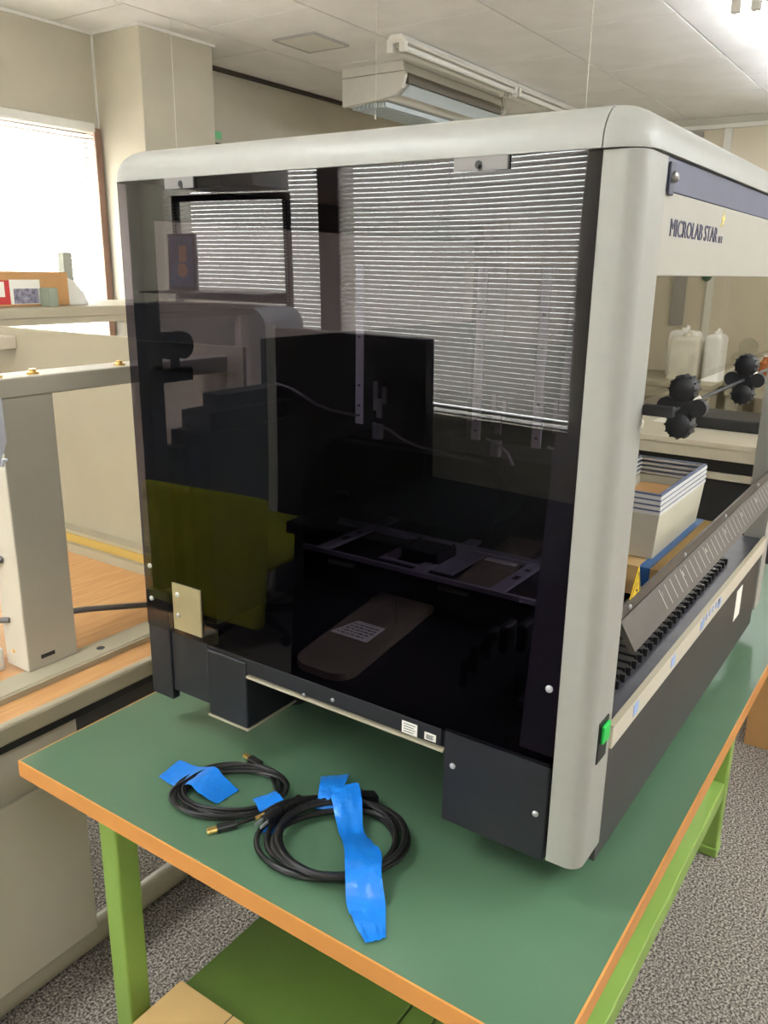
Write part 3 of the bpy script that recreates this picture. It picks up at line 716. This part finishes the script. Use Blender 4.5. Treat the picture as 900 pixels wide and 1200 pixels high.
obj('appliance_connector', (lambda b: prism(b, [(.022, .352, .002), (.030, .368, .002), (.046, .346, .002), (.038, .332, .002)], (0, 0, .016)))(bmesh.new()), CABLE, t)
def tapestrip(Ls, Rs, label, m=TAPE, crease=.0012, seed=1):
    A, B = smoothpath(Ls, 5), smoothpath(Rs, 5); bm = bmesh.new(); rn = random.Random(seed); n = 8; rows = []
    for i, (a, b) in enumerate(zip(A, B)):
        row = []
        for k in range(n+1):
            q = a.lerp(b, k/n); h = crease*(rn.random()) + .0008*math.sin(i*.9+k*.7)**2
            row.append(bm.verts.new((q.x, q.y, max(q.z, .0006)+h)))
        rows.append(row)
    for r0, r1 in zip(rows, rows[1:]):
        for k in range(n): bm.faces.new((r0[k], r0[k+1], r1[k+1], r1[k]))
    fs = bm.faces[:]
    rr = bmesh.ops.extrude_face_region(bm, geom=fs); vs = [v for v in rr['geom'] if isinstance(v, bmesh.types.BMVert)]
    bmesh.ops.translate(bm, verts=vs, vec=(0, 0, .0004)); bmesh.ops.recalc_face_normals(bm, faces=bm.faces[:])
    return tag(obj('tape_strip', bm, m, smooth=True), label, 'tape', 'blue tape on the green table')
tapestrip([(-.108, .662, .001), (-.112, .617, .003), (-.11, .588, .018), (-.115, .561, .016), (-.104, .535, .001)],
          [(-.055, .671, .001), (-.056, .627, .005), (-.056, .587, .020), (-.063, .561, .018), (-.059, .532, .001)],
          'broad blue tape strip over the left end of the thin coil', seed=2)
tapestrip([(-.075, .488, .012), (-.084, .472, .016), (-.094, .456, .014)], [(-.042, .472, .014), (-.048, .458, .018), (-.053, .443, .016)],
          'short blue tape piece on the right end of the thin coil', seed=3)
tapestrip([(-.115, .436, .001), (-.109, .418, .001)], [(-.060, .436, .001), (-.052, .405, .001)], 'blue tape scrap under the mains plug between the coils', seed=4)
tapestrip([(.043, .452, .001), (.012, .424, .026), (-.015, .406, .030), (-.038, .393, .012)], [(.073, .418, .001), (.045, .394, .026), (.010, .378, .030), (-.019, .373, .012)],
          'short blue tape piece crossing under the long strip at the top of the thick coil', seed=5)
tapestrip([(-.010, .395, .033), (-.022, .376, .026), (-.054, .340, .010), (-.095, .298, .027), (-.137, .264, .028), (-.158, .246, .004), (-.172, .226, .001), (-.195, .189, .001)],
          [(.027, .362, .033), (.003, .338, .026), (-.037, .305, .010), (-.075, .250, .027), (-.112, .223, .028), (-.129, .205, .004), (-.150, .190, .001), (-.174, .173, .001)],
          'long wrinkled blue tape strip holding down the thick coil', crease=.0036, seed=6)

# ------------------------------------------------------------------ left bench with instrument frame
BY = 1.05
t = thing('lab_bench', 'cream steel lab bench with a wood top at the left edge', 'bench', (.1, 1.6, ZF))
obj('worktop', box(-.42, 1.9, BY+.02, 2.05, -.065, -.031), WOOD, t)
obj('edge_rim', box(-.42, 1.9, BY-.0, BY+.02, -.068, -.028, bev=.006), CREAM, t)
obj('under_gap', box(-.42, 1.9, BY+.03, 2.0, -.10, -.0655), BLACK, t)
cb = obj('cabinet', box(-.42, .054, 1.12, 1.95, -.66, -.1005), CREAM2, t)
obj('door', box(-.40, .050, 1.108, 1.119, -.655, -.235, bev=.003), GLOSSP, cb)
bm = bmesh.new(); bx(bm, .0545, 1.85, 1.13, 1.145, -.30, -.1005); obj('dark_apron', bm, mat('dark_apron_grey', srgb(66, 64, 62), .6), t)
bm = bmesh.new(); tube(bm, [(-.42, 1.155, ZF+.03), (1.85, 1.155, ZF+.03)], .03, 18); obj('foot_rail', bm, CREAM, t, smooth=True)
obj('side_leg', box(1.7, 1.76, 1.2, 1.95, ZF, -.1), CREAM2, t)
obj('side_leg', box(-.41, -.35, 1.2, 1.95, ZF, -.661), CREAM2, t)
t = thing('instrument_frame', 'cream metal instrument frame with an upright post standing on the wooden bench', 'frame', (.3, 1.6, -.03))
obj('base_tray', box(-.35, .62, 1.135, 1.20, -.030, -.016, bev=.004), CREAM, t)
obj('base_lip', box(-.35, .62, 1.128, 1.1345, -.030, -.018), CREAM, t)
po = obj('upright_post', box(.0, .117, 1.182, 1.26, -.016, .548, bev=.003), CREAM2, t)
obj('badge', box(.030, .062, 1.1808, 1.182, .004, .012), INK, po)
obj('top_bar', box(.0, .60, 1.18, 1.26, .548, .586, bev=.003), CREAM2, t)
obj('rear_bar', box(.0, .60, 2.06, 2.12, .548, .586, bev=.003), CREAM2, t)
obj('side_panel', box(.60, .612, 1.128, 2.28, -.016, .610, bev=.002), CREAM, t)
bm = bmesh.new(); bx(bm, .54, .599, 1.261, 2.05, -.0305, -.005); bx(bm, .56, .599, 1.261, 2.05, -.005, .03)
obj('rail_step', bm, CREAM, t); obj('ochre_strip', box(.555, .5595, 1.261, 2.05, -.004, .02), mat('ochre_plastic', srgb(192, 160, 84), .5), t)
obj('white_tray', box(-.12, -.005, 1.26, 1.5, -.030, .02, bev=.004), WHITE, t)
for x in (.093, .016, .30):
    bm = bmesh.new(); tube(bm, [(x, 1.205, .586), (x, 1.205, .590), (x, 1.205, .591), (x, 1.205, .596)], [.012, .012, .007, .007], 14); obj('brass_bolt', bm, GOLD, t, smooth=True)
screw(t, (.0, 1.23, .02), (-1, 0, 0), .004, GOLD)
bm = bmesh.new(); tube(bm, [(.160, 1.162, -.0165), (.160, 1.162, -.0155)], .009, 14); obj('tray_hole', bm, INK, t)
def hose(P, rad, label):
    bm = bmesh.new(); tube(bm, smoothpath(P), rad, 10); return tag(obj('hose', bm, GREYC, smooth=True), label, 'hose', 'grey hoses on the bench')
hose([(.118, 1.30, .028), (.20, 1.30, .024), (.32, 1.26, .005), (.45, 1.22, -.018), (.52, 1.21, -.022)], .007, 'dark grey hose running right from the upright post to the machine')
hose([(-.25, 1.31, .12), (-.12, 1.30, .095), (-.05, 1.28, .09), (-.001, 1.23, .09)], .006, 'lower grey hose entering the left side of the upright post')
hose([(-.30, 1.32, .24), (-.15, 1.30, .215), (-.06, 1.27, .215), (-.001, 1.23, .222)], .007, 'upper grey hose entering the left side of the upright post')
# bubble-wrap edge at the far left
bm = bmesh.new(); rn = random.Random(9)
prism(bm, [(-.08, 1.17, .40), (-.02, 1.17, .42), (.002, 1.17, .47), (.001, 1.17, .552), (-.08, 1.17, .56)], (0, .008, 0))
for k in range(60):
    x, z = -.075+.07*rn.random(), .42+.13*rn.random(); bx(bm, x-.003, x+.003, 1.166, 1.17, z-.003, z+.003, bev=.001, seg=1)
tag(obj('bubble_wrap', bm, mat('bubble_wrap_white', srgb(225, 225, 235), .3)), 'bubble wrap hanging over the top bar at the left edge', 'packing')

# shelf by the window with box, papers and monitor
t = thing('window_rack', 'long beige steel rack running below the bright window', 'rack', (.9, 2.4, ZF))
obj('shelf_board', box(-.6, 1.9, 2.30, 2.75, .618, .652, bev=.003), CREAM, t)
obj('lower_rail', box(-.6, 1.9, 2.304, 2.33, .596, .6175), CREAM, t)
for x in (-.55, 1.22, 1.84): obj('rack_post', box(x, x+.05, 2.332, 2.37, ZF, .6175), CREAM2, t)
obj('back_post', box(1.245, 1.285, 2.71, 2.745, .6525, .84), mat('grey_green_post', srgb(150, 152, 138), .6), t)
obj('lower_shelf', box(-.5, 1.8, 2.375, 2.75, .42, .45), mat('grey_blue_shelf', srgb(176, 184, 182), .6), t)
t = thing('carton', 'brown cardboard carton with papers stuck on its side below the window', 'box', (.9, 2.55, .652))
obj('carton_body', box(.5, 1.052, 2.42, 2.75, .6525, .768, bev=.003), CARD, t)
nt = obj('stuck_paper', box(.82, .935, 2.4175, 2.4195, .66, .742), PAPER, t); obj('printed_photo', box(.832, .926, 2.4165, 2.4175, .662, .712), PHOTO, nt)
obj('stuck_paper', box(.70, .80, 2.4175, 2.4195, .685, .735), PAPER, t); lab(obj('red_label', box(.68, .825, 2.4196, 2.42, .66, .74), RED, t), 'red printed label')
tag(obj('folder_stack', box(.93, .965, 2.36, 2.4155, .6525, .715, bev=.002), mat('grey_green_folder', srgb(140, 148, 128), .6)), 'small grey green folder leaning on the carton', 'folder')
bm = bmesh.new(); prism(bm, [(1.07, 2.45, .6525), (1.155, 2.45, .6525), (1.14, 2.45, .690), (1.10, 2.45, .735), (1.07, 2.45, .75)], (0, .18, 0)); tag(obj('desk_monitor', bm, WHITE), 'white wedge shaped plastic case right of the carton', 'case')

# ------------------------------------------------------------------ right background: desks, bin, boxes, jugs
def desk(name, label, x0, x1, y0, y1, zt, group=None, panel=True, mt=CREAM2):
    t = thing(name, label, 'desk', ((x0+x1)/2, (y0+y1)/2, ZF), group)
    obj('desktop', box(x0, x1, y0, y1, zt-.03, zt, bev=.003), mt, t)
    obj('front_edge', box(x0+.01, x0+.03, y0+.01, y1-.01, zt-.09, zt-.0305), mt, t)
    for (x, y) in ((x0+.03, y0+.02), (x0+.03, y1-.09), (x1-.09, y0+.02), (x1-.09, y1-.09)): obj('leg', box(x, x+.05, y, y+.07, ZF, zt-.0305), mt, t)
    if panel: obj('modesty_panel', box(x0+.10, x0+.115, y0+.10, y1-.10, ZF+.06, zt-.0305), mat('dark_modesty_panel', srgb(44, 43, 46), .35), t); obj('mid_rail', box(x0+.05, x0+.07, y0+.09, y1-.09, zt-.20, zt-.165), mt, t)
    return t
desk('office_desk', 'grey beige desk with dark back panel behind the bin', 3.52, 4.45, .16, 2.3, -.03, 'grey desks beyond the machine')
desk('office_desk', 'pale table carrying the white jugs by the far wall', 4.62, 5.3, .97, 2.9, .12, 'grey desks beyond the machine', False, CREAM)
desk('office_desk', 'pale table right of the jugs by the far wall', 4.9, 5.6, -1.2, .96, .12, 'grey desks beyond the machine', False, CREAM)
def jug(x, y, z, w_, d_, h, m, label, capm):
    t = thing('plastic_jug', label, 'jug', (x, y, z), 'plastic jugs on the far table')
    bm = bmesh.new(); slab(bm, x-d_/2, x+d_/2, y-w_/2, y+w_/2, z, z+h, .03, .035); obj('body', bm, m, t, smooth=True)
    bm = bmesh.new(); tube(bm, [(x-d_*.2, y, z+h-.002), (x-d_*.2, y, z+h+.02)], .022, 14); obj('screw_cap', bm, capm, t, smooth=True)
    bm = bmesh.new(); tube(bm, smoothpath([(x+.0, y, z+h-.005), (x+.02, y, z+h+.025), (x+d_*.35, y, z+h+.02), (x+d_*.4, y, z+h-.005)]), .009, 8); obj('handle', bm, m, t, smooth=True)
jug(4.9, 1.22, .12, .20, .16, .28, JUGC, 'cloudy translucent jug left of the white one', JUGC)
jug(4.93, 1.04, .12, .11, .2, .30, JUGW, 'white plastic jug right of the cloudy one', JUGW)
jug(5.15, 1.30, .12, .2, .16, .30, JUGW, 'white jug behind the cloudy one', JUGW)
t = thing('amber_bottle', 'amber bottle at the right edge on the far table', 'bottle', (5.1, .76, .12))
bm = bmesh.new(); tube(bm, [(5.1, .76, .12), (5.1, .76, .24), (5.1, .76, .26), (5.1, .76, .28)], [.035, .035, .015, .015], 16); obj('glass_body', bm, mat('amber_glass', srgb(150, 84, 36), .2), t, smooth=True)
bm = bmesh.new(); tube(bm, [(5.1, .76, .28), (5.1, .76, .30)], .017, 12); obj('bottle_cap', bm, WHITE, t, smooth=True)
tag(obj('keyboard_case', box(3.9, 4.25, .25, .95, -.03, .035, bev=.01), BLACK), 'black flat case lying on the grey desk', 'case')
tag(obj('paper_sheet', box(3.95, 4.1, 1.0, 1.12, -.0295, -.028), PAPER), 'white paper sheet on the grey desk left of the black case', 'paper')
tag(obj('small_flask', (lambda b: tube(b, [(3.72, 1.13, -.03), (3.72, 1.13, 0), (3.72, 1.13, .03)], [.03, .034, .01], 14))(bmesh.new()), WHITE, smooth=True), 'small white round pot on the grey desk next to the machine post', 'pot')
bm = bmesh.new(); tube(bm, [(X1-.03, 1.36, .78), (X1-.002, 1.36, .78)], .035, 16); tag(obj('green_knob', bm, mat('dark_green_plastic', srgb(36, 92, 48), .4), smooth=True), 'round dark green button on the far wall', 'button')
tag(obj('grey_upright', box(X1-.035, X1-.021, 1.50, 1.60, .42, 1.78), mat('grey_upright_metal', srgb(150, 146, 140), .5)), 'grey upright channel on the far wall behind the jugs', 'channel')
t = thing('cardboard_box', 'brown cardboard box with a blue tape strip under the pale bin', 'box', (.69, .127, .246))
obj('box_body', box(.513, .879, .0685, .186, .2465, .3), CARD2, t)
obj('blue_tape', box(.512, .8795, .093, .113, .3001, .3008), TAPE2, t)
obj('tape_end', box(.5118, .5128, .093, .113, .265, .3001), TAPE2, t)
t = thing('stacked_bin', 'pale plastic bin holding nested blue-rimmed trays on the taped box', 'bin', (.70, .20, .3))
def frustum_shell(bm, x0, x1, y0, y1, z0, z1, ins, th, ring=False):
    o0 = [(x0+ins, y0+ins), (x1-ins, y0+ins), (x1-ins, y1-ins), (x0+ins, y1-ins)]; o1 = [(x0, y0), (x1, y0), (x1, y1), (x0, y1)]
    i1 = [(x0+th, y0+th), (x1-th, y0+th), (x1-th, y1-th), (x0+th, y1-th)]; i0 = [(x0+ins+th, y0+ins+th), (x1-ins-th, y0+ins+th), (x1-ins-th, y1-ins-th), (x0+ins+th, y1-ins-th)]
    L = [[bm.verts.new((*q, z)) for q in o] for o, z in ((o0, z0), (o1, z1), (i1, z1), (i0, z0+th*.5))]
    for A, B in zip(L, L[1:]):
        for k in range(4): bm.faces.new((A[k], A[(k+1) % 4], B[(k+1) % 4], B[k]))
    if ring:
        for k in range(4): bm.faces.new((L[3][k], L[3][(k+1) % 4], L[0][(k+1) % 4], L[0][k]))
    else: bm.faces.new(L[0][::-1]); bm.faces.new(L[3])
    return bm
BX0, BX1, BY0, BY1 = .555, .862, .099, .235
obj('bin_body', frustum_shell(bmesh.new(), BX0, BX1, BY0, BY1, .3012, .384, .007, .005), BINM, t)
for k in range(4):
    z = .3845+k*.0095
    rm = obj('tray_rim', frustum_shell(bmesh.new(), BX0-.001, BX1+.001, BY0-.001, BY1+.001, z, z+.006, .0, .007, True), WHITE, t)
    obj('rim_stripe', frustum_shell(bmesh.new(), BX0+.0003, BX1-.0003, BY0+.0003, BY1-.0003, z+.0062, z+.0093, .0, .006, True), BLUEG, rm)
obj('tray_floor', box(BX0+.014, BX1-.014, BY0+.014, BY1-.014, .366, .370), CARD, t)
t = thing('cardboard_box', 'large brown cardboard box on the carpet at the right edge', 'box', (2.2, -.2, ZF))
obj('box_body', box(1.88, 2.5, -.55, .095, ZF, -.22, bev=.003), CARD, t); obj('flap_seam', box(1.88, 2.5, -.23, -.227, -.22, -.2192), DARK, t)

# ------------------------------------------------------------------ things mirrored in the tinted panel (behind and left of the camera)
t = thing('dark_cabinet', 'tall black cabinet with a beige edge mirrored low in the tinted panel', 'cabinet', (-2.1, 1.9, ZF))
obj('body', box(-2.07, -2.0, 1.47, 2.325, ZF, .52, bev=.004), mat('cabinet_black', srgb(22, 21, 22), .6), t)
obj('edge_trim', box(-2.003, -1.985, 2.305, 2.35, ZF, .535), WHITE, t)
for y in (1.75, 2.03): obj('door_seam', box(-2.0, -1.998, y, y+.004, ZF+.05, .50), INK, t)
t = thing('grey_console', 'dull grey console with rounded shoulder mirrored at the left of the panel', 'cabinet', (-2.1, 2.85, ZF))
bm = bmesh.new(); pts = [(-2.0, 3.33, ZF), (-2.0, 3.33, .60)]
for i in range(7):
    a = PI/2 - PI/2*i/6; pts.append((-2.0, 2.45-.08*math.cos(a), .52+.08*math.sin(a)))
pts.append((-2.0, 2.37, ZF)); prism(bm, pts, (-.28, 0, 0)); obj('body', bm, GREYB, t, smooth=True)
obj('vent_panel', box(-1.999, -1.99, 2.55, 3.1, .28, .30), DARK, t); obj('door_line', box(-1.999, -1.99, 2.50, 3.2, .42, .425), ALU, t)
t = thing('angle_rack', 'slotted black angle rack in front of the mirrored left blind', 'rack', (-2.1, 2.88, ZF))
for y in (2.46, 3.24):
    pst = obj('slotted_post', box(-2.32, -2.29, y, y+.028, ZF, 1.13), mat('rack_dark', srgb(52, 48, 48), .6), t)
    bm = bmesh.new()
    for k in range(30): bx(bm, -2.289, -2.288, y+.008, y+.018, .62+k*.016, .628+k*.016)
    obj('slots', bm, PAPER, pst)
obj('shelf_beam', box(-2.32, -2.285, 2.488, 3.24, 1.10, 1.13), mat('rack_dark', (0, 0, 0)), t); obj('shelf_beam', box(-2.32, -2.285, 2.488, 3.24, .61, .65), mat('rack_dark', (0, 0, 0)), t)
obj('shelf', box(-2.32, -2.05, 2.488, 3.24, .652, .66), mat('rack_dark', (0, 0, 0)), t)
t = thing('picture_board', 'blue and orange picture board mirrored at the upper left of the panel', 'picture', (-2.2, 3.1, .66))
bm = bmesh.new(); bx(bm, -2.24, -2.22, 3.04, 3.23, .6605, .94, bev=.004); obj('frame', bm, mat('picture_navy', srgb(36, 44, 84), .5), t)
pp = obj('picture', box(-2.2195, -2.218, 3.055, 3.215, .68, .925), mat('picture_blue', srgb(70, 120, 200), .5, rgb2=srgb(34, 60, 140), scale=8), t)
bm = bmesh.new(); prism(bm, [(-2.2179, 3.13+.035*math.cos(k*PI/6), .76+.035*math.sin(k*PI/6)) for k in range(12)], (.001, 0, 0)); bx(bm, -2.2179, -2.2169, 3.10, 3.15, .80, .88); obj('orange_shape', bm, mat('picture_orange', srgb(236, 150, 90), .5), pp)
t = thing('wall_cabinet', 'light grey box high on the window wall, mirrored top left in the panel', 'cabinet', (-2.2, 2.74, 1.13))
obj('cabinet_body', box(X0+.04, -2.1, 2.50, 3.04, 1.145, 1.50, bev=.004), mat('wall_cabinet_grey', srgb(176, 176, 176), .6), t)
obj('door_gap', box(-2.1, -2.099, 2.70, 2.704, 1.15, 1.495), INK, t)
t = thing('lime_chair', 'lime green office chair mirrored low at the left of the panel', 'chair', (-1.35, 2.3, ZF))
bm = bmesh.new(); bx(bm, -1.38, -1.32, 1.77, 2.42, -.56, -.05, bev=.028, seg=3); obj('backrest', bm, LIME, t, smooth=True)
obj('seat', box(-1.86, -1.39, 1.80, 2.39, -.36, -.28, bev=.03, seg=3), LIME, t, smooth=True)
bm = bmesh.new(); tube(bm, [(-1.66, 2.10, ZF+.05), (-1.66, 2.10, -.36)], .025, 12); obj('gas_lift', bm, BLACK, t, smooth=True)
for k in range(5):
    a = 2*PI*k/5; bm = bmesh.new(); tube(bm, [(-1.66, 2.10, ZF+.08), (-1.66+.26*math.cos(a), 2.10+.26*math.sin(a), ZF+.05)], [.02, .014], 8); lg = obj('base_leg', bm, BLACK, t, smooth=True)
    bm = bmesh.new(); x, y = -1.66+.26*math.cos(a), 2.10+.26*math.sin(a); tube(bm, [(x-.012, y, ZF+.025), (x+.012, y, ZF+.025)], .025, 12); obj('caster', bm, BLACK, lg, smooth=True)
t = thing('added_dark_bench', 'added low black bench, unseen, darkening the panel reflection below the blinds', 'bench', (-1.55, 1.1, ZF))  # added so the panel mirrors darkness instead of bright carpet
obj('bench_top', box(-1.93, -1.12, .20, 1.47, -.06, -.02, bev=.004), mat('bench_black', srgb(10, 10, 11), .8, spec=.05), t)
for a, b in ((.22, .62), (.63, 1.03), (1.04, 1.45)):
    dd = obj('door', box(-1.16, -1.14, a, b, ZF+.08, -.065, bev=.002), mat('bench_black', (0, 0, 0)), t)
    obj('handle', box(-1.14, -1.125, (a+b)/2-.05, (a+b)/2+.05, -.13, -.12), STEEL, dd)
obj('carcass', box(-1.9, -1.161, .22, 1.45, ZF, -.0605), mat('bench_black', (0, 0, 0)), t)
